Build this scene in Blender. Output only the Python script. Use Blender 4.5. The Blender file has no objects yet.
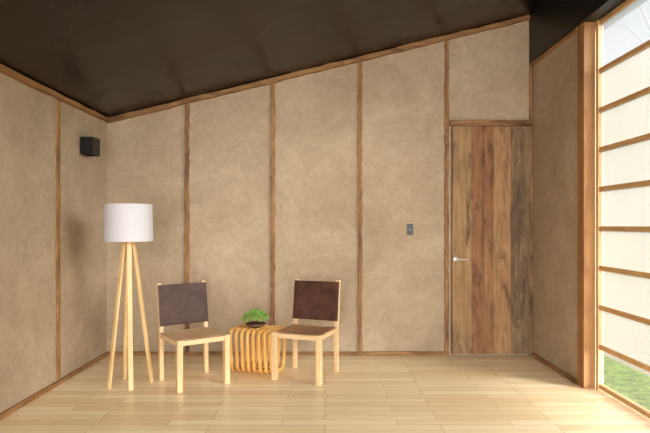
import bpy, bmesh, math, random
from mathutils import Vector, Matrix
random.seed(7)
S=bpy.context.scene
COL=S.collection

# ------------------------------------------------------------ materials
def srgb(r,g,b):
    f=lambda c:(c/255/12.92) if c/255<=0.04045 else ((c/255+0.055)/1.055)**2.4
    return (f(r),f(g),f(b),1)
def newmat(name):
    m=bpy.data.materials.new(name); m.use_nodes=True
    nt=m.node_tree; b=nt.nodes["Principled BSDF"]
    return m,nt,b
def N(nt,t,**kw):
    n=nt.nodes.new(t)
    for k,v in kw.items(): setattr(n,k,v)
    return n
def coords(nt,scale=(1,1,1),rot=(0,0,0)):
    tc=N(nt,'ShaderNodeTexCoord'); mp=N(nt,'ShaderNodeMapping')
    mp.inputs['Scale'].default_value=scale; mp.inputs['Rotation'].default_value=rot
    nt.links.new(tc.outputs['Object'],mp.inputs['Vector']); return mp.outputs['Vector']
def noise(nt,vec,scale,detail=5,rough=.6,dist=0):
    n=N(nt,'ShaderNodeTexNoise'); n.inputs['Scale'].default_value=scale
    n.inputs['Detail'].default_value=detail; n.inputs['Roughness'].default_value=rough
    n.inputs['Distortion'].default_value=dist
    nt.links.new(vec,n.inputs['Vector']); return n.outputs['Fac']
def ramp(nt,fac,stops):
    r=N(nt,'ShaderNodeValToRGB'); e=r.color_ramp.elements
    e[0].position=stops[0][0]; e[0].color=stops[0][1]
    e[1].position=stops[-1][0]; e[1].color=stops[-1][1]
    for p,c in stops[1:-1]:
        x=e.new(p); x.color=c
    nt.links.new(fac,r.inputs['Fac']); return r.outputs['Color']
def mixc(nt,a,b,fac,mode='MIX'):
    m=N(nt,'ShaderNodeMix',data_type='RGBA',blend_type=mode)
    for s,v in ((0,fac),(6,a),(7,b)):
        if isinstance(v,(int,float,tuple)): m.inputs[s].default_value=v
        else: nt.links.new(v,m.inputs[s])
    return m.outputs[2]
def bump(nt,b,h,strength=.2,dist=.01):
    n=N(nt,'ShaderNodeBump'); n.inputs['Strength'].default_value=strength; n.inputs['Distance'].default_value=dist
    nt.links.new(h,n.inputs['Height']); nt.links.new(n.outputs['Normal'],b.inputs['Normal'])
def wood(name,c1,c2,axis='Z',rough=.55,scale=1.0,dark=0,pale=0):
    m,nt,b=newmat(name)
    sc={'X':(1.2,14,14),'Y':(14,1.2,14),'Z':(14,14,1.2)}[axis]
    v=coords(nt,tuple(s*scale for s in sc))
    f=noise(nt,v,1.8,7,.65,.6)
    c=ramp(nt,f,[(.3,c1),(.7,c2)])
    v2=coords(nt,(1,1,1)); f2=noise(nt,v2,3,3)
    g=ramp(nt,f2,[(.3,(.75,.75,.75,1)),(.7,(1.1,1.1,1.1,1))])
    c=mixc(nt,c,g,.6,'MULTIPLY')
    if dark:
        sc2={'X':(1,4,4),'Y':(4,1,4),'Z':(4,4,1)}[axis]
        f4=noise(nt,coords(nt,sc2),2.3,8,.72,.9)
        g4=ramp(nt,f4,[(.34,(.34,.29,.26,1)),(.5,(1,1,1,1)),(.72,(1.16,1.13,1.08,1))])
        c=mixc(nt,c,g4,dark,'MULTIPLY')
    if pale:
        sc3={'X':(2,9,9),'Y':(9,2,9),'Z':(9,9,2)}[axis]
        f6=noise(nt,coords(nt,sc3),2.0,9,.75,.4)
        g6=ramp(nt,f6,[(.55,(0,0,0,1)),(.66,(pale,pale,pale,1))])
        c=mixc(nt,c,srgb(180,152,116),g6)
    nt.links.new(c,b.inputs['Base Color'])
    b.inputs['Roughness'].default_value=rough
    bump(nt,b,f,.2,.003)
    return m
def plain(name,c,rough=.5,metal=0):
    m,nt,b=newmat(name)
    v=coords(nt); f=noise(nt,v,25,4)
    k=tuple(x*.85 for x in c[:3])+(1,)
    nt.links.new(ramp(nt,f,[(.3,k),(.7,c)]),b.inputs['Base Color'])
    b.inputs['Roughness'].default_value=rough; b.inputs['Metallic'].default_value=metal
    return m
def plaster(name,ca,cb,cc):
    m,nt,b=newmat(name)
    v=coords(nt)
    f=noise(nt,v,1.5,8,.62,.8)
    c=ramp(nt,f,[(.3,ca),(.5,cb),(.7,cc)])
    v2=coords(nt,(1,1,1)); f2=noise(nt,v2,8,10,.76,1.5)
    g=ramp(nt,f2,[(.34,(.83,.82,.80,1)),(.66,(1.08,1.08,1.08,1))])
    c=mixc(nt,c,g,.8,'MULTIPLY')
    f5=noise(nt,v2,2.3,7,.6,2.5)
    g5=ramp(nt,f5,[(.488,(1,1,1,1)),(.5,(.78,.77,.75,1)),(.512,(1,1,1,1))])
    c=mixc(nt,c,g5,.45,'MULTIPLY')
    f3=noise(nt,v2,55,3,.6)
    g3=ramp(nt,f3,[(.28,(.62,.6,.56,1)),(.36,(1,1,1,1)),(.67,(1,1,1,1)),(.75,(1.25,1.25,1.22,1))])
    c=mixc(nt,c,g3,.75,'MULTIPLY')
    nt.links.new(c,b.inputs['Base Color']); b.inputs['Roughness'].default_value=.92
    b.inputs['Specular IOR Level'].default_value=.25
    bump(nt,b,f2,.55,.012)
    return m
M_pl=plaster('mud_plaster',srgb(163,143,117),srgb(175,155,129),srgb(186,166,140))
M_trim=wood('rough_pine',srgb(116,78,42),srgb(168,124,74),'Z',.7,1,.95)
M_trimx=wood('rough_pine_x',srgb(116,78,42),srgb(168,124,74),'X',.7,1,.95)
M_trimy=wood('rough_pine_y',srgb(116,78,42),srgb(168,124,74),'Y',.7,1,.95)
M_post=wood('post_wood',srgb(128,84,46),srgb(174,124,72),'Z',.6,.6)
M_win=wood('window_pine_z',srgb(196,156,104),srgb(226,192,142),'Z',.5)
M_winy=wood('window_pine_y',srgb(182,138,86),srgb(216,174,120),'Y',.5)
M_ch=wood('chair_pine',srgb(208,170,120),srgb(232,202,156),'Z',.45)
M_chx=wood('chair_pine_x',srgb(208,170,120),srgb(232,202,156),'X',.45)
M_chy=wood('chair_pine_y',srgb(208,170,120),srgb(232,202,156),'Y',.45)
M_lampw=wood('lamp_pine',srgb(214,172,112),srgb(236,204,150),'Z',.45)
M_tab=wood('table_pine',srgb(224,160,80),srgb(248,202,120),'Z',.4)
M_black=plain('black_metal',srgb(26,25,25),.35,.3)
M_steel=plain('brushed_steel',srgb(190,188,184),.3,1)
M_dsteel=plain('dark_steel',srgb(110,108,106),.4,.8)
M_grey=plain('grey_plastic',srgb(48,50,54),.4)
M_bulb=plain('bulb_glass',srgb(240,238,230),.2)

# floor
M_floor,nt,b=newmat('oak_floor')
v=coords(nt)
br=N(nt,'ShaderNodeTexBrick'); nt.links.new(v,br.inputs['Vector'])
br.offset=.37; br.offset_frequency=3; br.squash=1
br.inputs['Scale'].default_value=1
br.inputs['Brick Width'].default_value=.75; br.inputs['Row Height'].default_value=.09
br.inputs['Mortar Size'].default_value=.0016; br.inputs['Mortar Smooth'].default_value=.3
br.inputs['Color1'].default_value=srgb(255,236,198); br.inputs['Color2'].default_value=srgb(238,210,164)
br.inputs['Mortar'].default_value=srgb(158,122,80)
v2=coords(nt,(1.2,12,1)); f=noise(nt,v2,2.2,7,.6,.5)
g=ramp(nt,f,[(.3,(.88,.85,.81,1)),(.7,(1.03,1.03,1.03,1))])
c=mixc(nt,br.outputs['Color'],g,.6,'MULTIPLY')
nt.links.new(c,b.inputs['Base Color']); b.inputs['Roughness'].default_value=.3
bump(nt,b,br.outputs['Fac'],.15,-.002)

# ceiling
M_ceil,nt,b=newmat('dark_ceiling_panel')
v=coords(nt)
br=N(nt,'ShaderNodeTexBrick'); nt.links.new(v,br.inputs['Vector'])
br.offset=.0; br.inputs['Scale'].default_value=1
br.inputs['Brick Width'].default_value=12; br.inputs['Row Height'].default_value=.61
br.inputs['Mortar Size'].default_value=.006; br.inputs['Mortar Smooth'].default_value=.2
br.inputs['Color1'].default_value=srgb(27,20,15); br.inputs['Color2'].default_value=srgb(19,14,11)
br.inputs['Mortar'].default_value=srgb(2,2,1)
f=noise(nt,coords(nt,(.8,1.2,1)),1.1,3,.5,.2)
g=ramp(nt,f,[(.3,(.7,.7,.7,1)),(.6,(1.1,1.0,.95,1)),(.75,(1.8,1.35,1.0,1))])
nt.links.new(mixc(nt,br.outputs['Color'],g,1.0,'MULTIPLY'),b.inputs['Base Color'])
nt.links.new(ramp(nt,f,[(.3,(.24,.24,.24,1)),(.7,(.32,.32,.32,1))]),b.inputs['Roughness'])
b.inputs['Specular IOR Level'].default_value=.27

def leather(name,c1,c2,rough=.45,sp=.25):
    m,nt,b=newmat(name)
    f=noise(nt,coords(nt),8,6,.6,.6)
    nt.links.new(ramp(nt,f,[(.3,c1),(.7,c2)]),b.inputs['Base Color'])
    f2=noise(nt,coords(nt),160,3); bump(nt,b,f2,.12,.002)
    b.inputs['Roughness'].default_value=rough; b.inputs['Specular IOR Level'].default_value=sp; return m
M_la=leather('dark_umber_leather',srgb(60,41,36),srgb(82,59,51),.5,.22)
M_lb=leather('dark_brown_leather',srgb(50,28,20),srgb(86,53,39),.48,.25)
M_lsa=leather('glare_tan_seat_leather',srgb(206,168,126),srgb(226,192,150))  # tan lightened so the colour carries the glare on the left seat
M_lsb=leather('brown_seat_leather',srgb(152,110,76),srgb(184,140,102))

M_sh,nt,b=newmat('white_linen_shade')
f=noise(nt,coords(nt,(1,1,3)),120,3)
nt.links.new(ramp(nt,f,[(.3,srgb(192,190,194)),(.7,srgb(205,203,207))]),b.inputs['Base Color'])
b.inputs['Roughness'].default_value=.9
bump(nt,b,f,.1,.001)

# door planks
def plankmat(i,c1,c2,d=1.0,p=.5):
    return wood('reclaimed_plank_%s'%i,c1,c2,'Z',.75,1.0,d,p)
PL=[plankmat('umber',srgb(126,96,62),srgb(168,134,92)),
    plankmat('rust',srgb(112,74,46),srgb(152,106,68),1,.3),
    plankmat('honey',srgb(138,100,64),srgb(178,138,94)),
    plankmat('chestnut',srgb(120,82,52),srgb(160,118,78),1,.3),
    plankmat('ash',srgb(106,84,60),srgb(140,114,84)),
    plankmat('olive',srgb(96,76,54),srgb(128,102,74),1,.3)]

# glass
def glass(name,milk,tc,tint):
    m=bpy.data.materials.new(name); m.use_nodes=True; nt=m.node_tree; nt.nodes.clear()
    o=N(nt,'ShaderNodeOutputMaterial'); mx=N(nt,'ShaderNodeMixShader'); t=N(nt,'ShaderNodeBsdfTransparent'); gg=N(nt,'ShaderNodeBsdfGlossy')
    tl=N(nt,'ShaderNodeBsdfTranslucent'); tl.inputs[0].default_value=tc
    m2=N(nt,'ShaderNodeMixShader'); 
    f=noise(nt,coords(nt),1.6,3,.5)
    r=ramp(nt,f,[(.3,(milk*.85,)*3+(1,)),(.7,(min(1,milk*1.15),)*3+(1,))])
    nt.links.new(r,m2.inputs[0]); nt.links.new(t.outputs[0],m2.inputs[1]); nt.links.new(tl.outputs[0],m2.inputs[2])
    t.inputs[0].default_value=tint; gg.inputs['Roughness'].default_value=.05
    mx.inputs[0].default_value=.04
    nt.links.new(m2.outputs[0],mx.inputs[1]); nt.links.new(gg.outputs[0],mx.inputs[2]); nt.links.new(mx.outputs[0],o.inputs[0])
    return m
M_gl=glass('window_glass_clear',.04,(.5,.5,.5,1),(.97,.97,.96,1))
M_gm=glass('window_glass_milky',.55,(.30,.29,.255,1),(.98,.97,.94,1))
M_gt=glass('window_glass_hazy',.35,(.27,.275,.275,1),(.95,.97,.98,1))

M_grass,nt,b=newmat('grass'); f=noise(nt,coords(nt),12,10,.85)
nt.links.new(ramp(nt,f,[(.38,srgb(34,54,12)),(.62,srgb(124,148,60))]),b.inputs['Base Color']); b.inputs['Roughness'].default_value=.95
b.inputs['Specular IOR Level'].default_value=.1
bump(nt,b,f,.8,.04)
M_grav,nt,b=newmat('pale_gravel'); f=noise(nt,coords(nt),.6,3,.5)
nt.links.new(ramp(nt,f,[(.3,srgb(112,106,90)),(.7,srgb(130,124,104))]),b.inputs['Base Color']); b.inputs['Roughness'].default_value=.95
b.inputs['Specular IOR Level'].default_value=.1
M_leaf=plain('tree_leaf',srgb(74,84,76),.8)
M_bark=plain('tree_bark',srgb(116,112,106),.9)
M_suc,nt,b=newmat('succulent_leaf'); f=noise(nt,coords(nt),40,3)
nt.links.new(ramp(nt,f,[(.3,srgb(76,130,50)),(.7,srgb(172,212,104))]),b.inputs['Base Color']); b.inputs['Roughness'].default_value=.45
M_pot=plain('dark_terracotta',srgb(104,66,44),.6)
M_soil=plain('soil',srgb(50,38,28),.95)

# ------------------------------------------------------------ mesh helpers
def mkobj(name,bm,mat,parent=None,smooth=False,bevel=0,mats=None):
    bmesh.ops.recalc_face_normals(bm,faces=bm.faces[:])
    me=bpy.data.meshes.new(name); bm.to_mesh(me); bm.free()
    for x in (mats or [mat]): me.materials.append(x)
    if smooth:
        for p in me.polygons: p.use_smooth=True
    ob=bpy.data.objects.new(name,me); COL.objects.link(ob)
    if bevel:
        md=ob.modifiers.new('bevel','BEVEL'); md.width=bevel; md.segments=2; md.limit_method='ANGLE'
    if parent: ob.parent=parent
    return ob
def addbox(bm,lo,hi,mi=0):
    g=bmesh.ops.create_cube(bm,size=1)
    for v in g['verts']:
        v.co=Vector([lo[i]+(v.co[i]+.5)*(hi[i]-lo[i]) for i in range(3)])
    fs=set(f for v in g['verts'] for f in v.link_faces)
    for f in fs: f.material_index=mi
    return g['verts']
def box(name,lo,hi,mat,parent=None,bevel=0):
    bm=bmesh.new(); addbox(bm,lo,hi); return mkobj(name,bm,mat,parent,bevel=bevel)
def prism(bm,pts,axis,a,b_):
    def mk(p,t):
        if axis=='X': return Vector((t,p[0],p[1]))
        if axis=='Y': return Vector((p[0],t,p[1]))
        return Vector((p[0],p[1],t))
    A=[bm.verts.new(mk(p,a)) for p in pts]; B=[bm.verts.new(mk(p,b_)) for p in pts]
    bm.faces.new(A); bm.faces.new(B[::-1])
    n=len(pts)
    for i in range(n): bm.faces.new((A[i],B[i],B[(i+1)%n],A[(i+1)%n]))
def beam(bm,p,q,w,t,side=Vector((1,0,0)),seg=1,jit=0):
    p=Vector(p);q=Vector(q); d=(q-p).normalized()
    u=(side-d*side.dot(d)).normalized(); v=d.cross(u)
    prev=None
    for i in range(seg+1):
        c=p.lerp(q,i/seg)+u*random.uniform(-jit,jit)
        ww=w/2*(1+random.uniform(-jit,jit)*35); 
        r=[bm.verts.new(c+u*sx*ww+v*sy*t/2) for sx,sy in((-1,-1),(1,-1),(1,1),(-1,1))]
        if prev:
            for k in range(4): bm.faces.new((prev[k],prev[(k+1)%4],r[(k+1)%4],r[k]))
        else: bm.faces.new(r)
        prev=r
    bm.faces.new(prev[::-1])
def lathe(bm,prof,seg=40,c=(0,0,0)):
    rings=[]
    for r,z in prof:
        if r<1e-5: rings.append([bm.verts.new((c[0],c[1],c[2]+z))])
        else: rings.append([bm.verts.new((c[0]+r*math.cos(2*math.pi*i/seg),c[1]+r*math.sin(2*math.pi*i/seg),c[2]+z)) for i in range(seg)])
    for a,b_ in zip(rings,rings[1:]):
        for i in range(seg):
            j=(i+1)%seg
            if len(a)==1 and len(b_)==1: continue
            if len(a)==1: bm.faces.new((a[0],b_[j],b_[i]))
            elif len(b_)==1: bm.faces.new((a[i],a[j],b_[0]))
            else: bm.faces.new((a[i],a[j],b_[j],b_[i]))
def empty(name,loc,rot,label,cat):
    e=bpy.data.objects.new(name,None); e.empty_display_size=.1; e.location=loc; e.rotation_euler=(0,0,rot)
    COL.objects.link(e); e['label']=label; e['category']=cat; return e
def struct(o,label=None,cat=None):
    o['kind']='structure'
    if label: o['label']=label
    if cat: o['category']=cat
    return o

# ------------------------------------------------------------ room
XL,XR,YB,Y0=-2.18,2.07,5.40,-1.5
K=(3.40-2.365)/(XR-XL)
cz=lambda x:2.365+(x-XL)*K
XW=2.158   # window plane
ZB=2.915   # underside of dark beam
struct(box('floor',(XL-.2,Y0,-.12),(XW+.10,YB+.2,0),M_floor),'pale oak plank floor laid in staggered rows','floor')
bm=bmesh.new(); prism(bm,[(XL-.2,-.12),(XR+.3,-.12),(XR+.3,cz(XR+.3)+.05),(XL-.2,cz(XL-.2)+.05)],'Y',YB,YB+.2)
struct(mkobj('wall_back',bm,M_pl),'tan mud plaster wall divided by rough wooden battens','wall')
struct(box('wall_left',(XL-.2,Y0,0),(XL,YB,cz(XL)+.02),M_pl),'tan mud plaster side wall with low ceiling edge','wall')
struct(box('wall_right',(XR,4.40,0),(XR+.2,YB,ZB),M_pl),'short tan mud plaster wall beside the window','wall')
bm=bmesh.new()
prism(bm,[(XL-.3,cz(XL-.3)),(XW+.4,cz(XW+.4)),(XW+.4,cz(XW+.4)+.15),(XL-.3,cz(XL-.3)+.15)],'Y',Y0,YB+.25)
struct(mkobj('ceiling',bm,M_ceil),'sloping ceiling of dark stained panels','ceiling')
bm=bmesh.new()
xa,xb=XR-.03,XW+.16
prism(bm,[(xa,ZB),(xb,ZB),(xb,cz(xb)),(xa,cz(xa))],'Y',Y0,YB)
M_beam=plain('beam_black_steel',srgb(20,18,17),.45)
struct(mkobj('trim_1',bm,M_beam),'dark beam running above the window','beam')
ti=[1]
def trim(bm,mat,label,bev=.004):
    ti[0]+=1
    o=mkobj('trim_%d'%ti[0],bm,mat,bevel=bev); struct(o,label,'trim'); return o
for px in (187.5,273,360,446.5):
    x=(px-325)/100
    bm=bmesh.new(); beam(bm,(x,YB-.012,0.035),(x,YB-.012,cz(x)-.05),.039,.024,Vector((1,0,0)),60,.005)
    trim(bm,M_trim,'rough vertical wooden batten on the plaster wall')
x=2.052
bm=bmesh.new(); beam(bm,(x,YB-.012,2.3),(x,YB-.012,cz(x)-.05),.025,.02,Vector((1,0,0)),6,.002)
trim(bm,M_trim,'thin corner batten above the door')
bm=bmesh.new(); beam(bm,(1.24,YB-.02,2.315),(2.065,YB-.02,2.315),.058,.04,Vector((0,0,1)),6,.002)
trim(bm,M_trimx,'rough wooden lintel above the door')
bm=bmesh.new(); beam(bm,(XL+.01,YB-.025,cz(XL)-.028),(XR-.035,YB-.025,cz(XR-.035)-.028),.046,.05,Vector((0,0,1)),40,.004)
trim(bm,M_trimx,'sloped wooden pole where wall meets ceiling')
bm=bmesh.new(); beam(bm,(XL+.02,Y0,cz(XL)-.022),(XL+.02,YB-.05,cz(XL)-.022),.04,.04,Vector((0,0,1)),40,.004)
trim(bm,M_trimy,'wooden pole where side wall meets ceiling')
for yy in (4.39,2.9,1.4):
    bm=bmesh.new(); beam(bm,(XL+.010,yy,.05),(XL+.010,yy,cz(XL)-.05),.042,.02,Vector((0,1,0)),44,.004)
    trim(bm,M_trim,'rough vertical wooden batten on the side wall')
bm=bmesh.new(); beam(bm,(XR-.012,4.40,ZB-.02),(XR-.012,YB-.03,ZB-.02),.035,.024,Vector((0,0,1)),8,.002)
trim(bm,M_trimy,'wooden strip under the dark beam')
def bb(name,p,q,side,mat):
    bm=bmesh.new(); beam(bm,p,q,.035,.02,Vector((0,0,1)),20,.002)
    struct(mkobj(name,bm,mat,bevel=.003),'thin rough wooden skirting strip','baseboard')
bb('baseboard_back',(XL+.03,YB-.012,.019),(1.235,YB-.012,.019),0,M_trimx)
bb('baseboard_left',(XL+.012,Y0,.019),(XL+.012,YB-.03,.019),0,M_trimy)
bb('baseboard_right',(XR-.012,4.41,.019),(XR-.012,YB-.06,.019),0,M_trimy)
struct(box('trim_20',(2.056,4.29,0),(2.148,4.398,ZB),M_post,bevel=.004),'square wooden post beside the window','post')

# door
bm=bmesh.new()
edges=[1.262,1.455,1.57,1.665,1.845,2.04]
order=[0,1,3,2,5]
for i in range(5):
    a0,a1=edges[i]+.0012,edges[i+1]-.0012
    if i==4:
        addbox(bm,(a0,5.35,.02),(a1,5.385,.62),4)
        addbox(bm,(a0,5.352,.6215),(a1,5.385,1.75),5)
        addbox(bm,(a0,5.35,1.7515),(a1,5.385,2.28),4)
    elif i==2:
        addbox(bm,(a0,5.35,.02),(a1,5.385,1.25),3)
        addbox(bm,(a0,5.351,1.2515),(a1,5.385,2.28),1)
    else:
        addbox(bm,(a0,5.35+random.uniform(0,.003),.02),(a1,5.385,2.28),order[i])
addbox(bm,(1.262,5.385,.02),(2.04,5.399,2.28),1)
door=mkobj('door_1',bm,None,mats=PL,bevel=.001); struct(door,'door of reclaimed vertical wooden planks in mixed browns','door')
bm=bmesh.new(); addbox(bm,(2.042,5.36,0),(2.066,5.399,2.28))
trim(bm,M_trim,'wooden jamb strip beside the door',.001)
bm=bmesh.new()
lathe(bm,[(0,0),(.022,0),(.022,.008),(.008,.010),(.008,.05),(0,.05)],24)
bmesh.ops.rotate(bm,verts=bm.verts[:],cent=(0,0,0),matrix=Matrix.Rotation(math.radians(90),3,'X'))
addbox(bm,(-.007,-.052,-.005),(.105,-.041,.005))
bmesh.ops.translate(bm,verts=bm.verts[:],vec=(1.295,5.35,.96))
h=mkobj('handle',bm,M_steel,door,bevel=.002); h['label']='brushed steel lever handle'

# window with rails
win=bpy.data.objects.new('window_1',None); COL.objects.link(win); struct(win,'tall timber window with many horizontal rails','window')
WY0,WY1=.2,4.29
zs=[.03+ i*.3105 for i in range(9)]+[ZB-.024]
for i,z in enumerate(zs):
    hgt=.036
    bm=bmesh.new()
    addbox(bm,(XW-.002,WY0,max(.002,z-hgt/2)),(XW+.034,WY1-.041,min(ZB-.002,z+hgt/2)))
    mkobj('rail',bm,M_winy,win,bevel=.002)
    if i<9:
        bm=bmesh.new(); addbox(bm,(XW+.012,WY0,z+hgt/2),(XW+.018,WY1-.041,zs[i+1]-hgt/2))
        mkobj('pane',bm,M_gl if i==0 else (M_gt if i>=8 else M_gm),win)
for y in (WY1-.040,2.3,WY0-.03):
    bm=bmesh.new()
    addbox(bm,(XW-.008,y,.0),(XW+.036,y+.038,ZB))
    mkobj('stile',bm,M_win,win,bevel=.002)
struct(box('wall_near',(XW-.05,Y0,0),(XW+.15,WY0-.05,ZB),M_pl),'plaster wall end beside the window','wall')

# switch
sw=empty('light_switch',(.85,YB,1.255),0,'dark grey wall switch with small metal toggle on plaster','switch')
box('plate',(-.032,-.008,-.057),(.032,-.0005,.057),M_dsteel,sw,.003)
box('rocker',(-.027,-.014,-.052),(.027,-.0085,.052),M_grey,sw,.003)
box('toggle',(-.008,-.019,-.012),(.008,-.0145,.012),M_dsteel,sw,.002)

# wall lamp
wl=empty('wall_light',(XL,4.86,2.005),0,'black metal up and down wall light on plaster','light')
box('backplate',(0.0005,-.05,-.06),(.014,.05,.06),M_black,wl,.002)
bm=bmesh.new(); hh=.079
addbox(bm,(.0145,-.075,-hh),(.125,-.068,hh)); addbox(bm,(.0145,.068,-hh),(.125,.075,hh))
addbox(bm,(.118,-.068,-hh),(.125,.068,hh)); addbox(bm,(.0145,-.068,-hh),(.02,.068,hh))
addbox(bm,(.02,-.068,-.03),(.118,.068,.03))
mkobj('housing',bm,M_black,wl,bevel=.0015)

# ------------------------------------------------------------ floor lamp
LX,LY=-1.60,4.40
fl=empty('floor_lamp',(LX,LY,0),0,'tripod style pine floor lamp with white drum shade','lamp')
feet=[(-.125,-.09),(.072,-.145),(.165,.07),(-.088,.155)]
for i,(fx,fy) in enumerate(feet):
    bm=bmesh.new()
    d=Vector((fx,fy,0)).normalized()
    beam(bm,(fx,fy,.0),(d.x*.034,d.y*.034,1.19),.036,.018,Vector((-d.y*.8+.5,d.x*.8,0)))
    for v in bm.verts:
        if v.co.z<.05: v.co.z=.0
    mkobj('leg',bm,M_lampw,fl,bevel=.003)
bm=bmesh.new(); lathe(bm,[(0,1.10),(.024,1.10),(.024,1.15),(0,1.15)],24); mkobj('hub',bm,M_lampw,fl,True)
bm=bmesh.new(); lathe(bm,[(0,1.15),(.018,1.15),(.018,1.23),(0,1.23)],24); mkobj('socket',bm,M_black,fl)
bm=bmesh.new(); lathe(bm,[(0,1.23),(.013,1.23),(.016,1.25),(.03,1.28),(.032,1.30),(.024,1.325),(0,1.335)],24); mkobj('bulb',bm,M_bulb,fl,True)
bm=bmesh.new(); R=.192
lathe(bm,[(R,1.168),(R-.006,1.468),(R-.009,1.468),(R-.003,1.168),(R,1.168)],72)
mkobj('lamp_shade',bm,M_sh,fl,True).modifiers.new('e','EDGE_SPLIT')
bm=bmesh.new()
for a in range(3):
    an=a*2*math.pi/3
    beam(bm,(0.015*math.cos(an),.015*math.sin(an),1.232),((R-.005)*math.cos(an),(R-.005)*math.sin(an),1.232),.005,.005,Vector((0,0,1)))
mkobj('shade_spider',bm,M_steel,fl)

# ------------------------------------------------------------ chairs
def prof_post(bm,x0,x1):
    pts=[(.185,0),(.223,0),(.230,.38),(.274,.805),(.246,.805),(.190,.38)]
    prism(bm,pts,'X',x0,x1)
def curved_panel(bm,w,z0,z1,y0,y1,bow,th,nx=12,nz=8,horizontal=False,sag=0):
    gridF=[];gridB=[]
    for j in range(nz+1):
        t=j/nz; rowF=[];rowB=[]
        for i in range(nx+1):
            s=-1+2*i/nx
            x=s*w/2
            if horizontal:
                y=y0+(y1-y0)*t; z=z0-sag*(1-s*s)*(math.sin(math.pi*min(1,max(0,t)))*.5+.5)
                rowF.append(bm.verts.new((x,y,z))); rowB.append(bm.verts.new((x,y,z-th)))
            else:
                z=z0+(z1-z0)*t; y=y0+(y1-y0)*t+bow*(1-s*s)
                rowF.append(bm.verts.new((x,y,z))); rowB.append(bm.verts.new((x,y+th,z)))
        gridF.append(rowF);gridB.append(rowB)
    for g in (gridF,gridB):
        for j in range(nz):
            for i in range(nx): bm.faces.new((g[j][i],g[j][i+1],g[j+1][i+1],g[j+1][i]))
    for j in range(nz):
        for i in (0,nx): bm.faces.new((gridF[j][i],gridF[j+1][i],gridB[j+1][i],gridB[j][i]))
    for i in range(nx):
        for j in (0,nz): bm.faces.new((gridF[j][i],gridF[j][i+1],gridB[j][i+1],gridB[j][i]))
def chair(loc,rot,label,ml,ms):
    c=empty('chair',loc,rot,label,'chair')
    W=.20
    for sx in (-1,1):
        bm=bmesh.new(); x=sx*W
        addbox(bm,(x-.0225,-.232,0),(x+.0225,-.187,.402)); mkobj('leg',bm,M_ch,c,bevel=.004)
        bm=bmesh.new(); prof_post(bm,x-.018,x+.018); mkobj('leg',bm,M_ch,c,bevel=.004)
        bm=bmesh.new(); addbox(bm,(x-.018,-.186,.356),(x+.018,.188,.395)); mkobj('seat_rail',bm,M_chy,c,bevel=.003)
    bm=bmesh.new(); addbox(bm,(-.177,-.226,.356),(.177,-.194,.395)); mkobj('seat_rail',bm,M_chx,c,bevel=.003)
    bm=bmesh.new(); addbox(bm,(-.181,.194,.356),(.181,.222,.395)); mkobj('seat_rail',bm,M_chx,c,bevel=.003)
    bm=bmesh.new(); addbox(bm,(-.181,.250,.755),(.181,.266,.785)); mkobj('back_rail',bm,M_chx,c,bevel=.003)
    bm=bmesh.new(); curved_panel(bm,.41,.401,0,-.184,.186,0,.004,horizontal=True,sag=.014)
    mkobj('seat',bm,ms,c,True,bevel=.001)
    bm=bmesh.new(); curved_panel(bm,.434,.450,.792,.186,.235,.006,.005)
    mkobj('backrest',bm,ml,c,True,bevel=.0015)
    return c
chair((-1.095,4.49,0),math.radians(36),'pine chair with dark leather back and tan seat with glare painted in',M_la,M_lsa)
chair((-.160,4.665,0),math.radians(-21),'pine chair with dark brown leather back and brown seat',M_lb,M_lsb)

# ------------------------------------------------------------ slatted side table
TR=math.radians(-17)
tb=empty('side_table',(-.600,4.86,0),TR,'low honey wood table of rounded slatted hoops','table')
def rr(w,h,r,n=10):
    pts=[]
    for cx,cy,a0 in ((w/2-r,h-r,0),(-w/2+r,h-r,90),(-w/2+r,r,180),(w/2-r,r,270)):
        for k in range(n+1):
            a=math.radians(a0+90*k/n); pts.append((cx+r*math.cos(a),cy+r*math.sin(a)))
    return pts
bm=bmesh.new(); TW=.405; n=8; th=.025; TH=.385
def shear(x,a,b_): return x+.055*a*(2*b_/TH-1)    # gentle coil lean of each loop
for i in range(n):
    xx=-TW/2+th/2+i*(TW-th)/(n-1)
    O=rr(.34,TH,.07); I=[(a,b_+.022) for a,b_ in rr(.34-.044,TH-.044,.05)]
    rings=[]
    for (P,x) in ((O,xx-th/2),(O,xx+th/2),(I,xx+th/2),(I,xx-th/2)):
        rings.append([bm.verts.new((shear(x,a,b_),a,b_)) for a,b_ in P])
    m_=len(O)
    for a in range(4):
        r1,r2=rings[a],rings[(a+1)%4]
        for k in range(m_): bm.faces.new((r1[k],r1[(k+1)%m_],r2[(k+1)%m_],r2[k]))
mkobj('slatted_body',bm,M_tab,tb,bevel=.004)
for (yy,zz) in ((-.085,.373),(.085,.373),(-.085,.012),(.085,.012)):
    bm=bmesh.new()
    addbox(bm,(-TW/2+.006,yy-.006,zz-.006),(TW/2-.006,yy+.006,zz+.006))
    mkobj('crossbar',bm,M_tab,tb)

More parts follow.
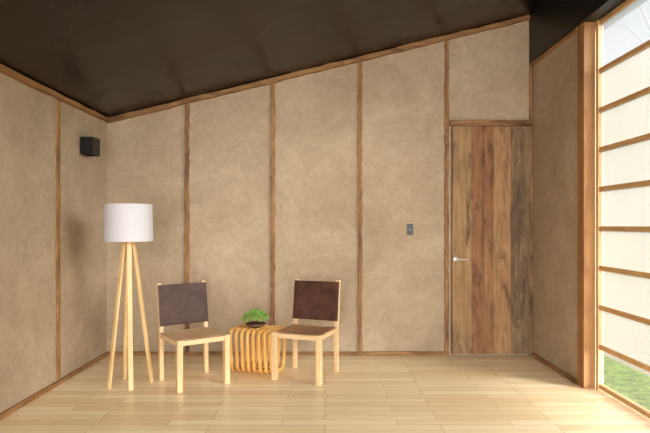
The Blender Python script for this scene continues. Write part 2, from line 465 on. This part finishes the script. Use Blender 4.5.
# plant
pl=empty('potted_succulent',(-.622,4.84,.3855),0,'small green succulent in a low dark bowl on table','plant')
bm=bmesh.new(); lathe(bm,[(0,0),(.05,0),(.078,.016),(.094,.036),(.088,.036),(.070,.02),(0,.015)],36); mkobj('bowl',bm,M_pot,pl,True)
bm=bmesh.new(); lathe(bm,[(0,.0155),(.069,.022),(.080,.030),(0,.036)],24); mkobj('soil',bm,M_soil,pl,True)
bm=bmesh.new()
def leaf(base,d,L,w):
    d=d.normalized(); up=Vector((0,0,1)); s=d.cross(up); s=s.normalized() if s.length>.01 else Vector((1,0,0)); nrm=s.cross(d)
    rings=[]
    for t,ww in ((0,.35),(.3,.8),(.65,1),(.88,.6)):
        c=base+d*L*t+nrm*L*.12*math.sin(t*2)
        rings.append([bm.verts.new(c+s*w*ww*math.cos(a)+nrm*w*.35*ww*math.sin(a)) for a in [k*math.pi/3 for k in range(6)]])
    tip=bm.verts.new(base+d*L+nrm*L*.12)
    for a,b_ in zip(rings,rings[1:]):
        for k in range(6): bm.faces.new((a[k],a[(k+1)%6],b_[(k+1)%6],b_[k]))
    for k in range(6): bm.faces.new((rings[-1][k],rings[-1][(k+1)%6],tip))
    bm.faces.new(rings[0][::-1])
for k in range(76):
    an=k*2.4; rad=.115*math.sqrt(k/76)
    cx,cy=rad*math.cos(an),rad*math.sin(an)
    cz_=.048+.082*(1-(rad/.125)**2)+random.uniform(-.008,.018)
    for m_ in range(10):
        a=m_*2.4+k; el=math.radians(10+m_*8)
        dd=Vector((math.cos(a)*math.cos(el)+cx*4,math.sin(a)*math.cos(el)+cy*4,math.sin(el)))
        leaf(Vector((cx,cy,cz_-.004)),dd,random.uniform(.022,.034),.005)
mkobj('foliage',bm,M_suc,pl,True)

# ------------------------------------------------------------ outside
g=box('lawn',(XW+.1,-6,-.2),(3.0,16,-.1),M_grass); g['label']='strip of green grass outside the window'; g['category']='grass'; g['kind']='structure'
g=box('gravel_ground',(3.0,-20,-.2),(70,90,-.11),M_grav); g['label']='pale sunlit gravel ground outside'; g['category']='ground'; g['kind']='structure'
tr=empty('tree',(8.9,15.0,-.11),0,'hazy grey green tree outside the window','tree')
bm=bmesh.new(); tips=[]
def branch(p,d,L,r,dep):
    q=p+d*L; beam(bm,p,q,r*2,r*2,Vector((1,.3,0)))
    if dep==0: tips.append(q); return
    for k in range(3):
        nd=(d+Vector((random.uniform(-.8,.8),random.uniform(-.8,.8),random.uniform(-.1,.5)))).normalized()
        branch(q,nd,L*.72,r*.6,dep-1)
branch(Vector((0,0,0)),Vector((0,0,1)),3.8,.05,5)
mkobj('trunk',bm,M_bark,tr)
bm=bmesh.new()
for q in tips:
    for k in range(18):
        c=q+Vector([random.gauss(0,.28) for _ in range(3)]); u=Vector([random.gauss(0,1) for _ in range(3)]).normalized(); w=u.orthogonal().normalized()
        vs=[bm.verts.new(c+u*.09),bm.verts.new(c+w*.045),bm.verts.new(c-u*.09),bm.verts.new(c-w*.045)]; bm.faces.new(vs)
mkobj('foliage',bm,M_leaf,tr)

# ------------------------------------------------------------ light
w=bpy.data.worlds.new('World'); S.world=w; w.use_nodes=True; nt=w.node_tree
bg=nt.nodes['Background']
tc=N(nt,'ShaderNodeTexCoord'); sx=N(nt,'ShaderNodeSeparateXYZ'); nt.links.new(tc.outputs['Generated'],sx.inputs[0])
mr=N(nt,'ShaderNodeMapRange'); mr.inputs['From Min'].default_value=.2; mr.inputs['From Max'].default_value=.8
mr.inputs['To Min'].default_value=4.0; mr.inputs['To Max'].default_value=.86; mr.interpolation_type='SMOOTHSTEP'  # invented sky gradient: dim in the window view, bright elsewhere to fill the room
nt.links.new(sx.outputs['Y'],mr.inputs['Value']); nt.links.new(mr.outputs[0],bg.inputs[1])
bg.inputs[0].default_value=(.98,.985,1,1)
def sun(name,d,energy,angle,col):
    l=bpy.data.lights.new(name,'SUN'); l.energy=energy; l.angle=math.radians(angle); l.color=col
    o=bpy.data.objects.new(name,l); o.rotation_euler=Vector(d).to_track_quat('-Z','Y').to_euler(); o.location=(6,-3,5); COL.objects.link(o)
sun('overcast_sun',(-.84,.54,-.26),12.0,26,(1,.99,.975))
sun('rear_daylight',(.04,.95,-.27),4.3,60,(1,.99,.98))

cam=bpy.data.cameras.new('camera'); co=bpy.data.objects.new('camera',cam); COL.objects.link(co)
cam.sensor_width=36; cam.sensor_fit='HORIZONTAL'; cam.lens=540/650*36; cam.shift_y=8.5/650
co.location=(0,0,1.3); co.rotation_euler=(math.radians(90),0,0); cam.clip_start=.05; cam.clip_end=300
S.camera=co
S.view_settings.view_transform='Standard'; S.view_settings.look='None'; S.view_settings.exposure=0; S.view_settings.gamma=1
